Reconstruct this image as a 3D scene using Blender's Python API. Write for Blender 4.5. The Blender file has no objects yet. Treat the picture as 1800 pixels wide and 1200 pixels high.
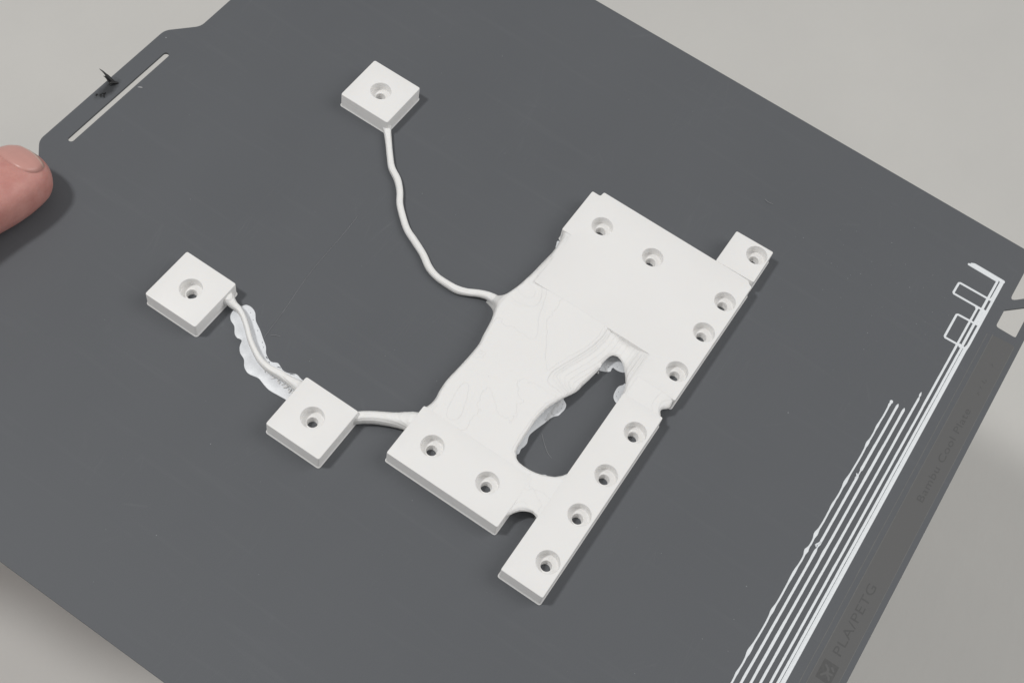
import bpy, bmesh, math, random
from mathutils import Vector, Matrix
from mathutils.geometry import delaunay_2d_cdt

random.seed(7)
S = 0.001                      # all modelling below is in millimetres on the build plate
scene = bpy.context.scene
COL = scene.collection

# ------------------------------------------------------------------ camera
cam_data = bpy.data.cameras.new("camera")
cam_data.sensor_fit = 'HORIZONTAL'
cam_data.sensor_width = 36.0
cam_data.lens = 46.0
cam_data.clip_start = 0.01
cam_data.clip_end = 50.0
cam = bpy.data.objects.new("camera", cam_data)
COL.objects.link(cam)
right = Vector((0.5443979, -0.8288277, 0.1291337))
down = Vector((-0.6954374, -0.5320382, -0.4830136))
fwd = Vector((0.4690392, 0.1731472, -0.8660383))
m3 = Matrix((right, -down, -fwd)).transposed()
cam.matrix_world = Matrix.Translation(Vector((-173.593, 59.739, 322.706)) * S) @ m3.to_4x4()
scene.camera = cam

# ------------------------------------------------------------------ indoor light
world = bpy.data.worlds.new("World")
scene.world = world
world.use_nodes = True
bg = world.node_tree.nodes["Background"]
bg.inputs[0].default_value = (1.0, 0.995, 0.985, 1)
bg.inputs[1].default_value = 0.35

def area_light(name, loc, target, size, size_y, power, color):
    d = bpy.data.lights.new(name, 'AREA')
    d.shape = 'RECTANGLE'
    d.size = size
    d.size_y = size_y
    d.energy = power
    d.color = color
    o = bpy.data.objects.new(name, d)
    COL.objects.link(o)
    o.location = loc
    o.rotation_euler = (Vector(target) - Vector(loc)).to_track_quat('-Z', 'Y').to_euler()
    return o

area_light("ceiling_lamp", (-0.45, 0.78, 1.35), (0, 0.14, 0), 0.17, 0.17, 10.8, (1.0, 0.995, 0.98))
area_light("ceiling_panel", (1.05, -1.35, 1.85), (0, 0.12, 0), 1.8, 1.8, 25, (1.0, 0.995, 0.98))

vs = scene.view_settings
vs.view_transform = 'Standard'
vs.look = 'None'
vs.exposure = -0.13
vs.gamma = 1.0
vs.use_curve_mapping = False

# ------------------------------------------------------------------ material helpers
def new_mat(name):
    m = bpy.data.materials.new(name)
    m.use_nodes = True
    nt = m.node_tree
    return m, nt, nt.nodes["Principled BSDF"]

def N(nt, typ, **kw):
    n = nt.nodes.new(typ)
    for k, v in kw.items():
        setattr(n, k, v)
    return n

def L(nt, a, b):
    nt.links.new(a, b)

def math_node(nt, op, a, b=None, clamp=False):
    n = N(nt, 'ShaderNodeMath', operation=op, use_clamp=clamp)
    for i, v in enumerate((a, b)):
        if v is None:
            continue
        if isinstance(v, (int, float)):
            n.inputs[i].default_value = v
        else:
            L(nt, v, n.inputs[i])
    return n.outputs[0]

def noise(nt, vec, scale, detail=2.0, rough=0.5):
    n = N(nt, 'ShaderNodeTexNoise')
    n.inputs['Scale'].default_value = scale
    n.inputs['Detail'].default_value = detail
    n.inputs['Roughness'].default_value = rough
    L(nt, vec, n.inputs['Vector'])
    return n.outputs['Fac']

def ramp(nt, fac, stops):
    r = N(nt, 'ShaderNodeValToRGB')
    els = r.color_ramp.elements
    while len(els) < len(stops):
        els.new(0.5)
    for e, (p, c) in zip(els, stops):
        e.position = p
        e.color = (c[0], c[1], c[2], 1)
    L(nt, fac, r.inputs[0])
    return r.outputs[0]

def mapping(nt, vec, scale=(1, 1, 1), rot=(0, 0, 0), loc=(0, 0, 0)):
    n = N(nt, 'ShaderNodeMapping')
    n.inputs['Scale'].default_value = scale
    n.inputs['Rotation'].default_value = rot
    n.inputs['Location'].default_value = loc
    L(nt, vec, n.inputs['Vector'])
    return n.outputs[0]

def mat_pla(name, color, contours=0.0):
    """white printed plastic: layer lines follow the height, faint infill lines run across the tops"""
    m, nt, b = new_mat(name)
    b.inputs['Roughness'].default_value = 0.48
    b.inputs['Specular IOR Level'].default_value = 0.35
    b.inputs['Subsurface Weight'].default_value = 0.12
    b.inputs['Subsurface Radius'].default_value = (1.0, 0.92, 0.82)
    b.inputs['Subsurface Scale'].default_value = 0.0005
    geo = N(nt, 'ShaderNodeNewGeometry')
    pos = geo.outputs['Position']
    mm_pos = mapping(nt, pos, (1000, 1000, 1000))
    sep = N(nt, 'ShaderNodeSeparateXYZ')
    L(nt, mm_pos, sep.inputs[0])
    z = sep.outputs['Z']
    # uneven layers on the side walls: noise stretched flat
    lay = noise(nt, mapping(nt, mm_pos, (0.02, 0.02, 2.6)), 1.0, 3.0, 0.7)
    # stepped contours: a softened staircase of 0.2 mm layers
    wob = noise(nt, mm_pos, 0.35, 2.0)
    zz = math_node(nt, 'ADD', z, math_node(nt, 'MULTIPLY', wob, 0.06))
    saw = math_node(nt, 'FRACT', math_node(nt, 'MULTIPLY', zz, 4.0))
    # raster lines on the tops, in short worn patches
    ln = N(nt, 'ShaderNodeTexWave', wave_type='BANDS', bands_direction='X')
    ln.inputs['Scale'].default_value = 0.75
    ln.inputs['Distortion'].default_value = 0.6
    L(nt, mapping(nt, mm_pos, (1, 1, 0), (0, 0, math.radians(45))), ln.inputs['Vector'])
    fine = noise(nt, mm_pos, 2.2, 4.0, 0.65)
    h = math_node(nt, 'MULTIPLY', lay, 2.6)
    h = math_node(nt, 'ADD', h, math_node(nt, 'MULTIPLY', ln.outputs['Fac'], 0.05))
    h = math_node(nt, 'ADD', h, math_node(nt, 'MULTIPLY', fine, 0.10))
    if contours:
        h = math_node(nt, 'ADD', h, math_node(nt, 'MULTIPLY', saw, contours))
    bump = N(nt, 'ShaderNodeBump')
    bump.inputs['Strength'].default_value = 0.9 if contours else 0.5
    bump.inputs['Distance'].default_value = 0.00016
    L(nt, h, bump.inputs['Height'])
    L(nt, bump.outputs[0], b.inputs['Normal'])
    blot = noise(nt, mm_pos, 0.06, 3.0)
    c = ramp(nt, blot, [(0.3, [v * 0.985 for v in color]), (0.7, color)])
    L(nt, c, b.inputs['Base Color'])
    return m

PLA = mat_pla("white_print", (0.918, 0.908, 0.896))
PLA_CORD = mat_pla("white_print_cord", (0.93, 0.923, 0.91), 0.25)
PLA_WEB = mat_pla("white_print_contoured", (0.918, 0.908, 0.896), 0.55)

def mat_thin(name, color, line_scale):
    m, nt, b = new_mat(name)
    b.inputs['Roughness'].default_value = 0.38
    b.inputs['Specular IOR Level'].default_value = 0.45
    geo = N(nt, 'ShaderNodeNewGeometry')
    mp = mapping(nt, geo.outputs['Position'], (1000, 1000, 1000))
    f = noise(nt, mp, line_scale, 3.0, 0.6)
    c = ramp(nt, f, [(0.3, [v * 0.90 for v in color]), (0.65, color)])
    L(nt, c, b.inputs['Base Color'])
    bump = N(nt, 'ShaderNodeBump')
    bump.inputs['Strength'].default_value = 0.35
    bump.inputs['Distance'].default_value = 0.00008
    L(nt, f, bump.inputs['Height'])
    L(nt, bump.outputs[0], b.inputs['Normal'])
    return m

BRIM = mat_thin("thin_first_layer", (0.88, 0.90, 0.93), 3.0)
PURGE = mat_thin("purge_plastic", (0.895, 0.925, 0.95), 2.4)

def mat_plate():
    m, nt, b = new_mat("grey_plate_coating")
    geo = N(nt, 'ShaderNodeNewGeometry')
    mp = mapping(nt, geo.outputs['Position'], (1000, 1000, 1000))
    speck = noise(nt, mp, 4.0, 4.0, 0.7)
    cloud = noise(nt, mapping(nt, mp, (0.012, 0.02, 0.02)), 1.0, 4.0, 0.55)
    streak = noise(nt, mapping(nt, mp, (0.35, 0.02, 1), (0, 0, math.radians(28))), 1.0, 4.0, 0.6)
    base = ramp(nt, cloud, [(0.3, (0.115, 0.121, 0.131)), (0.7, (0.121, 0.127, 0.137))])
    sp = ramp(nt, speck, [(0.25, (0.90, 0.90, 0.90)), (0.75, (1.09, 1.09, 1.09))])
    mix = N(nt, 'ShaderNodeMix', data_type='RGBA', blend_type='MULTIPLY')
    mix.inputs[0].default_value = 1.0
    L(nt, base, mix.inputs[6]); L(nt, sp, mix.inputs[7])
    st = ramp(nt, streak, [(0.56, (0, 0, 0)), (0.82, (0.010, 0.010, 0.010))])
    add = N(nt, 'ShaderNodeMix', data_type='RGBA', blend_type='ADD')
    add.inputs[0].default_value = 1.0
    L(nt, mix.outputs[2], add.inputs[6]); L(nt, st, add.inputs[7])
    # hairline scratches: thin lines of a strongly stretched voronoi, only in places
    last = add.outputs[2]
    for rot, sc, amt in ((0.42, 0.055, 0.014), (-0.75, 0.04, 0.010), (1.25, 0.03, 0.008)):
        vo = N(nt, 'ShaderNodeTexVoronoi', feature='DISTANCE_TO_EDGE')
        vo.inputs['Scale'].default_value = 1.0
        L(nt, mapping(nt, mp, (sc * 0.35, sc * 4.0, 0), (0, 0, rot)), vo.inputs['Vector'])
        thin = ramp(nt, vo.outputs['Distance'], [(0.0, (1, 1, 1)), (0.008, (0, 0, 0))])
        where = ramp(nt, noise(nt, mp, 0.045, 3.0, 0.6), [(0.52, (0, 0, 0)), (0.70, (1, 1, 1))])
        k = math_node(nt, 'MULTIPLY', math_node(nt, 'MULTIPLY', thin, where), amt * 1.2)
        ad = N(nt, 'ShaderNodeMix', data_type='RGBA', blend_type='ADD')
        ad.inputs[0].default_value = 1.0
        L(nt, last, ad.inputs[6]); L(nt, k, ad.inputs[7])
        last = ad.outputs[2]
    # scorched smudge on the rear tab
    d = N(nt, 'ShaderNodeVectorMath', operation='DISTANCE')
    L(nt, mapping(nt, mp, (0.72, 1.7, 0)), d.inputs[0])
    d.inputs[1].default_value = (-1.0 * 0.72, 270.7 * 1.7, 0)
    wob = noise(nt, mp, 0.55, 3.0, 0.7)
    r = math_node(nt, 'ADD', d.outputs['Value'], math_node(nt, 'MULTIPLY', wob, 3.4))
    soot = ramp(nt, math_node(nt, 'DIVIDE', r, 6.0), [(0.55, (1, 1, 1)), (0.95, (0, 0, 0))])
    dark = N(nt, 'ShaderNodeMix', data_type='RGBA', blend_type='MIX')
    L(nt, math_node(nt, 'MULTIPLY', soot, 0.72), dark.inputs[0])
    L(nt, last, dark.inputs[6])
    dark.inputs[7].default_value = (0.018, 0.019, 0.02, 1)
    L(nt, dark.outputs[2], b.inputs['Base Color'])
    rr = ramp(nt, cloud, [(0.3, (0.50, 0.50, 0.50)), (0.7, (0.60, 0.60, 0.60))])
    L(nt, rr, b.inputs['Roughness'])
    b.inputs['Specular IOR Level'].default_value = 0.30
    bump = N(nt, 'ShaderNodeBump')
    bump.inputs['Strength'].default_value = 0.18
    bump.inputs['Distance'].default_value = 0.00006
    L(nt, speck, bump.inputs['Height'])
    L(nt, bump.outputs[0], b.inputs['Normal'])
    return m

PLATE = mat_plate()

def mat_plain(name, color, rough=0.6, spec=0.3, var=0.08, scale=0.8, bump_d=0.0):
    m, nt, b = new_mat(name)
    b.inputs['Roughness'].default_value = rough
    b.inputs['Specular IOR Level'].default_value = spec
    geo = N(nt, 'ShaderNodeNewGeometry')
    mp = mapping(nt, geo.outputs['Position'], (1000, 1000, 1000))
    f = noise(nt, mp, scale, 4.0, 0.6)
    c = ramp(nt, f, [(0.25, [v * (1 - var) for v in color]), (0.75, [v * (1 + var) for v in color])])
    L(nt, c, b.inputs['Base Color'])
    if bump_d:
        bu = N(nt, 'ShaderNodeBump')
        bu.inputs['Strength'].default_value = 0.5
        bu.inputs['Distance'].default_value = bump_d
        L(nt, f, bu.inputs['Height'])
        L(nt, bu.outputs[0], b.inputs['Normal'])
    return m

LABEL = mat_plain("label_strip_coating", (0.130, 0.130, 0.1305), 0.62, 0.30, 0.05, 3.0)
LETTER = mat_plain("faded_lettering", (0.109, 0.109, 0.1095), 0.7, 0.2, 0.10, 1.2)
LINE = mat_plain("pale_border_line", (0.165, 0.165, 0.163), 0.6, 0.3, 0.12, 0.9)
SOOT = mat_plain("charred_plastic", (0.02, 0.02, 0.021), 0.5, 0.4, 0.3, 2.0)
HAIR = mat_plain("fine_plastic_string", (0.36, 0.36, 0.37), 0.35, 0.5, 0.1, 1.0)
DUST = mat_plain("dust", (0.33, 0.34, 0.35), 0.8, 0.2, 0.2, 1.0)

def mat_table():
    m, nt, b = new_mat("table_paint")
    b.inputs['Roughness'].default_value = 0.62
    b.inputs['Specular IOR Level'].default_value = 0.25
    geo = N(nt, 'ShaderNodeNewGeometry')
    mp = mapping(nt, geo.outputs['Position'], (1000, 1000, 1000))
    f1 = noise(nt, mp, 0.012, 5.0, 0.55)
    f2 = noise(nt, mapping(nt, mp, (0.04, 0.11, 1), (0, 0, 0.5)), 1.0, 5.0, 0.65)
    c = ramp(nt, f1, [(0.3, (0.638, 0.627, 0.602)), (0.7, (0.668, 0.656, 0.628))])
    L(nt, c, b.inputs['Base Color'])
    bump = N(nt, 'ShaderNodeBump')
    bump.inputs['Strength'].default_value = 0.25
    bump.inputs['Distance'].default_value = 0.001
    L(nt, f2, bump.inputs['Height'])
    L(nt, bump.outputs[0], b.inputs['Normal'])
    return m
TABLE = mat_table()

def mat_skin():
    m, nt, b = new_mat("skin")
    b.inputs['Roughness'].default_value = 0.48
    b.inputs['Specular IOR Level'].default_value = 0.4
    b.inputs['Subsurface Weight'].default_value = 0.25
    b.inputs['Subsurface Radius'].default_value = (1.0, 0.35, 0.2)
    b.inputs['Subsurface Scale'].default_value = 0.0025
    geo = N(nt, 'ShaderNodeNewGeometry')
    mp = mapping(nt, geo.outputs['Position'], (1000, 1000, 1000))
    blot = noise(nt, mp, 0.22, 5.0, 0.65)
    c = ramp(nt, blot, [(0.28, (0.52, 0.228, 0.20)), (0.72, (0.635, 0.325, 0.285))])
    L(nt, c, b.inputs['Base Color'])
    fine = noise(nt, mp, 1.6, 5.0, 0.7)
    vor = N(nt, 'ShaderNodeTexVoronoi', feature='DISTANCE_TO_EDGE')
    vor.inputs['Scale'].default_value = 1.3
    L(nt, mp, vor.inputs['Vector'])
    h = math_node(nt, 'ADD', fine, math_node(nt, 'MULTIPLY', vor.outputs['Distance'], 0.5))
    bump = N(nt, 'ShaderNodeBump')
    bump.inputs['Strength'].default_value = 0.30
    bump.inputs['Distance'].default_value = 0.00022
    L(nt, h, bump.inputs['Height'])
    L(nt, bump.outputs[0], b.inputs['Normal'])
    return m
SKIN = mat_skin()
NAIL = mat_plain("fingernail", (0.60, 0.315, 0.275), 0.34, 0.5, 0.04, 0.3)
NAIL_EDGE = mat_plain("fingernail_free_edge", (0.64, 0.43, 0.36), 0.36, 0.5, 0.04, 0.5)

# ------------------------------------------------------------------ geometry helpers (mm)
def link_mesh(name, verts, faces, mats, parent=None, smooth_angle=None, face_mats=None, recalc=True):
    me = bpy.data.meshes.new(name)
    me.from_pydata([(v[0] * S, v[1] * S, v[2] * S) for v in verts], [], faces)
    if not isinstance(mats, (list, tuple)):
        mats = [mats]
    for mt in mats:
        me.materials.append(mt)
    if face_mats:
        for p, i in zip(me.polygons, face_mats):
            p.material_index = i
    if recalc:
        bm = bmesh.new(); bm.from_mesh(me)
        bmesh.ops.recalc_face_normals(bm, faces=bm.faces)
        bm.to_mesh(me); bm.free()
    if smooth_angle is not None:
        me.polygons.foreach_set("use_smooth", [True] * len(me.polygons))
        me.set_sharp_from_angle(angle=math.radians(smooth_angle))
    me.update()
    o = bpy.data.objects.new(name, me)
    COL.objects.link(o)
    if parent:
        o.parent = parent
        o.matrix_parent_inverse = Matrix.Translation(-parent.location)
    return o

def tag(o, label, cat, group=None):
    o["label"] = label
    o["category"] = cat
    if group:
        o["group"] = group
    return o

def thing(name, loc, label, cat, group=None):
    o = bpy.data.objects.new(name, None)
    o.empty_display_size = 0.01
    COL.objects.link(o)
    o.location = Vector(loc) * S
    return tag(o, label, cat, group)

def area2(p):
    return sum(p[i][0] * p[(i + 1) % len(p)][1] - p[(i + 1) % len(p)][0] * p[i][1] for i in range(len(p)))

def ccw(p):
    return list(p) if area2(p) > 0 else list(reversed(p))

def inside(p, poly):
    x, y = p
    r = False
    j = len(poly) - 1
    for i in range(len(poly)):
        xi, yi = poly[i]; xj, yj = poly[j]
        if (yi > y) != (yj > y) and x < (xj - xi) * (y - yi) / (yj - yi) + xi:
            r = not r
        j = i
    return r

def seg_dist(p, a, b):
    ax, ay = a; bx, by = b
    dx, dy = bx - ax, by - ay
    l2 = dx * dx + dy * dy
    t = 0 if l2 == 0 else max(0, min(1, ((p[0] - ax) * dx + (p[1] - ay) * dy) / l2))
    return math.hypot(p[0] - ax - t * dx, p[1] - ay - t * dy)

def line_dist(p, pts):
    return min(seg_dist(p, pts[i], pts[i + 1]) for i in range(len(pts) - 1))

def spline(pts, step, closed=False):
    """Catmull-Rom through pts (tuples of any length), resampled about every step mm"""
    n = len(pts); out = []
    rng = n if closed else n - 1
    for i in range(rng):
        g = (lambda k: pts[k % n]) if closed else (lambda k: pts[max(0, min(n - 1, k))])
        p0, p1, p2, p3 = g(i - 1), g(i), g(i + 1), g(i + 2)
        d = math.dist(p1[:2], p2[:2])
        k = max(1, int(round(d / step)))
        for s in range(k):
            t = s / k
            out.append(tuple(0.5 * (2 * b + (c - a) * t + (2 * a - 5 * b + 4 * c - e) * t * t + (3 * b - a - 3 * c + e) * t ** 3)
                             for a, b, c, e in zip(p0, p1, p2, p3)))
    if not closed:
        out.append(tuple(pts[-1]))
    return out

def round_corners(poly, r, seg=5):
    poly = ccw(poly); n = len(poly); out = []
    for i in range(n):
        p0 = Vector(poly[i - 1][:2]); p = Vector(poly[i][:2]); p1 = Vector(poly[(i + 1) % n][:2])
        rr = poly[i][2] if len(poly[i]) > 2 else r
        a = (p0 - p); b = (p1 - p)
        la, lb = a.length, b.length
        a.normalize(); b.normalize()
        ang = math.acos(max(-1, min(1, a.dot(b))))
        if rr <= 0 or ang > math.radians(172):
            out.append(tuple(p)); continue
        t = min(rr / math.tan(ang / 2), la * 0.48, lb * 0.48)
        q0 = p + a * t; q1 = p + b * t
        for s in range(seg + 1):
            u = s / seg
            q = q0 * (1 - u) ** 2 + p * 2 * u * (1 - u) + q1 * u * u
            out.append((q.x, q.y))
    return out

def offset(poly, d):
    """move a ccw outline outwards by d"""
    n = len(poly); out = []
    for i in range(n):
        a = Vector(poly[i - 1]); b = Vector(poly[i]); c = Vector(poly[(i + 1) % n])
        e0 = (b - a); e1 = (c - b)
        if e0.length < 1e-9: e0 = e1
        if e1.length < 1e-9: e1 = e0
        n0 = Vector((e0.y, -e0.x)).normalized(); n1 = Vector((e1.y, -e1.x)).normalized()
        m = n0 + n1
        if m.length < 1e-6: m = n0
        m.normalize()
        k = d / max(0.5, m.dot(n0))
        out.append((b.x + m.x * k, b.y + m.y * k))
    return out

def resample(poly, step):
    out = []
    n = len(poly)
    for i in range(n):
        a, b = poly[i], poly[(i + 1) % n]
        k = max(1, int(round(math.dist(a, b) / step)))
        for s in range(k):
            t = s / k
            out.append((a[0] + (b[0] - a[0]) * t, a[1] + (b[1] - a[1]) * t))
    return out

def fill(outline, holes, interior=()):
    """triangulate the region; returns 2D verts (outline, holes, interior first in order) and triangles"""
    vs, es = [], []
    for loop in [outline] + list(holes):
        s = len(vs)
        vs += [Vector(p) for p in loop]
        es += [(s + i, s + (i + 1) % len(loop)) for i in range(len(loop))]
    vs += [Vector(p) for p in interior]
    v2, e2, f2, ov, oe, of = delaunay_2d_cdt(vs, es, [], 0, 1e-5)
    remap = {}
    for i, src in enumerate(ov):
        for k in src:
            remap[k] = i
    tris = []
    for f in f2:
        c = (sum(v2[i].x for i in f) / 3, sum(v2[i].y for i in f) / 3)
        if inside(c, outline) and not any(inside(c, h) for h in holes):
            a, b, d = (v2[i] for i in f)
            ar = (b.x - a.x) * (d.y - a.y) - (b.y - a.y) * (d.x - a.x)
            if abs(ar) > 2e-4:
                tris.append(tuple(f) if ar > 0 else tuple(reversed(f)))
    return [(v.x, v.y) for v in v2], tris, remap

def slab(name, outline, holes, profile, mat, parent=None, smooth=35, hole_bottom=None):
    """prism with a stepped / rounded rim. profile: [(z, outward offset)...] from bottom to top.
    holes are loops in the top face whose walls go down to hole_bottom (None: no walls, a liner part fills them)"""
    outline = ccw(outline)
    holes = [ccw(h) for h in holes]
    rings = [(z, offset(outline, d) if d else list(outline)) for z, d in profile]
    verts, faces = [], []
    for z, r in rings:
        verts += [(x, y, z) for x, y in r]
    n = len(outline)
    for k in range(len(rings) - 1):
        for i in range(n):
            j = (i + 1) % n
            faces.append((k * n + i, k * n + j, (k + 1) * n + j, (k + 1) * n + i))
    zt = rings[-1][0]
    v2, tris, rm = fill(rings[-1][1], holes)
    s = len(verts)
    verts += [(x, y, zt) for x, y in v2]
    faces += [tuple(s + i for i in t) for t in tris]
    # bottom
    zb = rings[0][0]
    v3, tris3, rm3 = fill(rings[0][1], holes)
    s3 = len(verts)
    verts += [(x, y, zb) for x, y in v3]
    faces += [tuple(s3 + i for i in reversed(t)) for t in tris3]
    if hole_bottom is not None:
        off = len(outline)
        for h in holes:
            m = len(h)
            for i in range(m):
                a, b = rm[off + i], rm[off + (i + 1) % m]
                c, d = rm3[off + i], rm3[off + (i + 1) % m]
                faces.append((s + a, s + b, s3 + d, s3 + c))
            off += m
    o = link_mesh(name, verts, faces, mat, parent, recalc=False)
    me = o.data
    bm = bmesh.new(); bm.from_mesh(me)
    bmesh.ops.remove_doubles(bm, verts=bm.verts, dist=1e-7)
    bm.to_mesh(me); bm.free()
    if smooth:
        me.polygons.foreach_set("use_smooth", [abs(p.normal.z) < 0.99 for p in me.polygons])
        me.set_sharp_from_angle(angle=math.radians(smooth))
    return o

def circle(cx, cy, r, n=40):
    return [(cx + r * math.cos(2 * math.pi * i / n), cy + r * math.sin(2 * math.pi * i / n)) for i in range(n)]

def tube(name, path, mat, parent=None, nseg=14, step=0.8, flat=1.0, cap=True, smooth=60, wob=0.0, boxy=0.8):
    """path: (x, y, z, radius) or (x, y, z, radius across, radius up)"""
    path = [p if len(p) == 5 else (p[0], p[1], p[2], p[3], p[3] * flat) for p in path]
    pts = spline(path, step)
    verts, faces = [], []
    for i, p in enumerate(pts):
        a = Vector(pts[max(0, i - 1)][:3]); b = Vector(pts[min(len(pts) - 1, i + 1)][:3])
        t = (b - a).normalized()
        side = t.cross(Vector((0, 0, 1)))
        if side.length < 1e-4:
            side = Vector((1, 0, 0))
        side.normalize()
        up = side.cross(t)
        k = 1 + random.uniform(-wob, wob)
        for s in range(nseg):
            u = 2 * math.pi * s / nseg
            cu, su = math.cos(u), math.sin(u)
            q = Vector(p[:3]) + side * (math.copysign(abs(cu) ** boxy, cu) * p[3] * k) + up * (math.copysign(abs(su) ** boxy, su) * p[4] * k)
            verts.append(tuple(q))
    for i in range(len(pts) - 1):
        for s in range(nseg):
            t2 = (s + 1) % nseg
            faces.append((i * nseg + s, i * nseg + t2, (i + 1) * nseg + t2, (i + 1) * nseg + s))
    if cap:
        faces.append(tuple(range(nseg)))
        faces.append(tuple(range((len(pts) - 1) * nseg, len(pts) * nseg)))
    return link_mesh(name, verts, faces, mat, parent, smooth)

def ribbon(name, path, z0, h, mat, parent=None, closed=False, step=0.8, ends=True, smooth=40):
    """flat extruded bead: path of (x, y, width)"""
    pts = path if closed else path
    out = []
    for i in range(len(pts) - 1):
        a, b = pts[i], pts[i + 1]
        k = max(1, int(math.dist(a[:2], b[:2]) / step))
        for s in range(k):
            t = s / k
            out.append(tuple(a[j] + (b[j] - a[j]) * t for j in range(3)))
    out.append(pts[-1])
    if mat is PURGE:
        out = [(a, b, c * 1.17) for a, b, c in out]
    Lp, Rp = [], []
    for i, p in enumerate(out):
        a = Vector(out[max(0, i - 1)][:2]); b = Vector(out[min(len(out) - 1, i + 1)][:2])
        t = (b - a).normalized(); nrm = Vector((-t.y, t.x))
        Lp.append((p[0] + nrm.x * p[2] / 2, p[1] + nrm.y * p[2] / 2))
        Rp.append((p[0] - nrm.x * p[2] / 2, p[1] - nrm.y * p[2] / 2))
    def cap(p, q, w):
        d = (Vector(p[:2]) - Vector(q[:2])).normalized(); nrm = Vector((-d.y, d.x))
        return [(p[0] + d.x * w / 2 * math.sin(u) + nrm.x * w / 2 * math.cos(u),
                 p[1] + d.y * w / 2 * math.sin(u) + nrm.y * w / 2 * math.cos(u)) for u in (math.pi * k / 6 for k in range(1, 6))]
    poly = Lp + cap(out[-1], out[-2], out[-1][2]) + Rp[::-1] + cap(out[0], out[1], out[0][2])
    poly = ccw(poly)
    e = 0.10
    return slab(name, poly, [], [(z0, 0.0), (z0 + h * 0.5, 0.02), (z0 + h * 0.85, -e * 0.6), (z0 + h, -e * 1.5)], mat, parent, smooth)

# ------------------------------------------------------------------ the surface behind
tv = [(x, y, z) for z in (-230, -260) for x, y in ((-3000, -3000), (3000, -3000), (3000, 3000), (-3000, 3000))]
tf = [(0, 1, 2, 3), (7, 6, 5, 4), (0, 4, 5, 1), (1, 5, 6, 2), (2, 6, 7, 3), (3, 7, 4, 0)]
table = link_mesh("tabletop", tv, tf, TABLE)
table["kind"] = "structure"

# ------------------------------------------------------------------ build plate
plate = thing("build_plate", (0, 133, 0),
              "thin dark grey steel printer build plate with slotted rear tab, held over the pale table", "build plate")
PO = [(-128.5, 0, 4), (128.5, 0, 4), (128.5, 265.8, 4), (36.0, 265.8, 5), (27.6, 273.2, 5), (-27.6, 273.2, 5),
      (-36.0, 265.8, 5), (-128.5, 265.8, 4)]
plate_outline = resample(round_corners(PO, 4, 8), 12)
slot = []
for cx, a0 in ((20.2, -90), (-21.6, 90)):
    for k in range(9):
        u = math.radians(a0 + 180 * k / 8)
        slot.append((cx + 0.95 * math.cos(u), 266.4 + 0.95 * math.sin(u)))
cut_a = round_corners([(95.8, 2.5), (109.8, 2.5), (103.0, 9.25), (95.8, 9.25)], 1.0)
cut_b = round_corners([(114.2, 2.5), (124.0, 2.5), (124.0, 9.3), (107.1, 9.3)], 1.0)
slab("plate_sheet", plate_outline, [slot, cut_a, cut_b], [(-0.75, -0.05), (-0.7, 0), (-0.05, 0), (0, -0.05)], PLATE, plate,
     smooth=30, hole_bottom=True)
# label strip along the front edge, with its border lines and faded print
panel = slab("label_strip", resample(round_corners([(-118, 1.75), (93.0, 1.75), (92.2, 8.8), (-118, 8.8)], 0.8), 10), [],
             [(0.002, 0), (0.03, -0.02)], LABEL, plate, smooth=None)
for y, x1 in ((10.45, 91.6),):
    pts = []
    for i in range(60):
        x = -118 + (x1 + 118) * i / 59
        pts.append((x, y + random.uniform(-0.03, 0.03), random.uniform(0.10, 0.20)))
    ribbon("border_line", pts, 0.002, 0.022, LINE, plate, step=3)
pts = [(-118 + (92.4 + 118) * i / 59, 8.85, random.uniform(0.06, 0.13)) for i in range(60)]
ribbon("border_line", pts, 0.004, 0.034, LINE, plate, step=3)
pts = [(-118 + (92.4 + 118) * i / 59, 1.70, random.uniform(0.08, 0.16)) for i in range(60)]
ribbon("border_line", pts, 0.004, 0.030, LINE, plate, step=3)

def lettering(text, x0, x1, y0, y1, z):
    cu = bpy.data.curves.new("lettering", 'FONT')
    cu.body = text
    cu.size = 1.0
    cu.space_character = 1.08
    tmp = bpy.data.objects.new("lettering_tmp", cu)
    COL.objects.link(tmp)
    bpy.context.view_layer.update()
    dg = bpy.context.evaluated_depsgraph_get()
    me = bpy.data.meshes.new_from_object(tmp.evaluated_get(dg))
    bpy.data.objects.remove(tmp); bpy.data.curves.remove(cu)
    xs = [v.co.x for v in me.vertices]; ys = [v.co.y for v in me.vertices]
    base = 0.0
    top = 0.729 if max(ys) < 0.8 else max(ys)
    sx = (x1 - x0) / (max(xs) - min(xs)); sy = (y1 - y0) / 0.729
    mx = min(xs)
    bm = bmesh.new(); bm.from_mesh(me)
    for v in bm.verts:
        v.co = Vector(((x0 + (v.co.x - mx) * sx) * S, (y0 + v.co.y * sy) * S, z * S))
    ext = bmesh.ops.extrude_face_region(bm, geom=list(bm.faces))
    for v in [g for g in ext['geom'] if isinstance(g, bmesh.types.BMVert)]:
        v.co.z += 0.012 * S
    bmesh.ops.recalc_face_normals(bm, faces=bm.faces)
    bm.to_mesh(me); bm.free()
    me.materials.clear(); me.materials.append(LETTER)
    o = bpy.data.objects.new("lettering", me)
    COL.objects.link(o)
    o.parent = plate
    o.matrix_parent_inverse = Matrix.Translation(-plate.location)
    return o
lettering("Bambu Cool Plate", 28.4, 64.0, 4.15, 6.25, 0.034)
lettering("PLA/PETG", -24.7, -1.8, 4.35, 6.95, 0.034)
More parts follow.
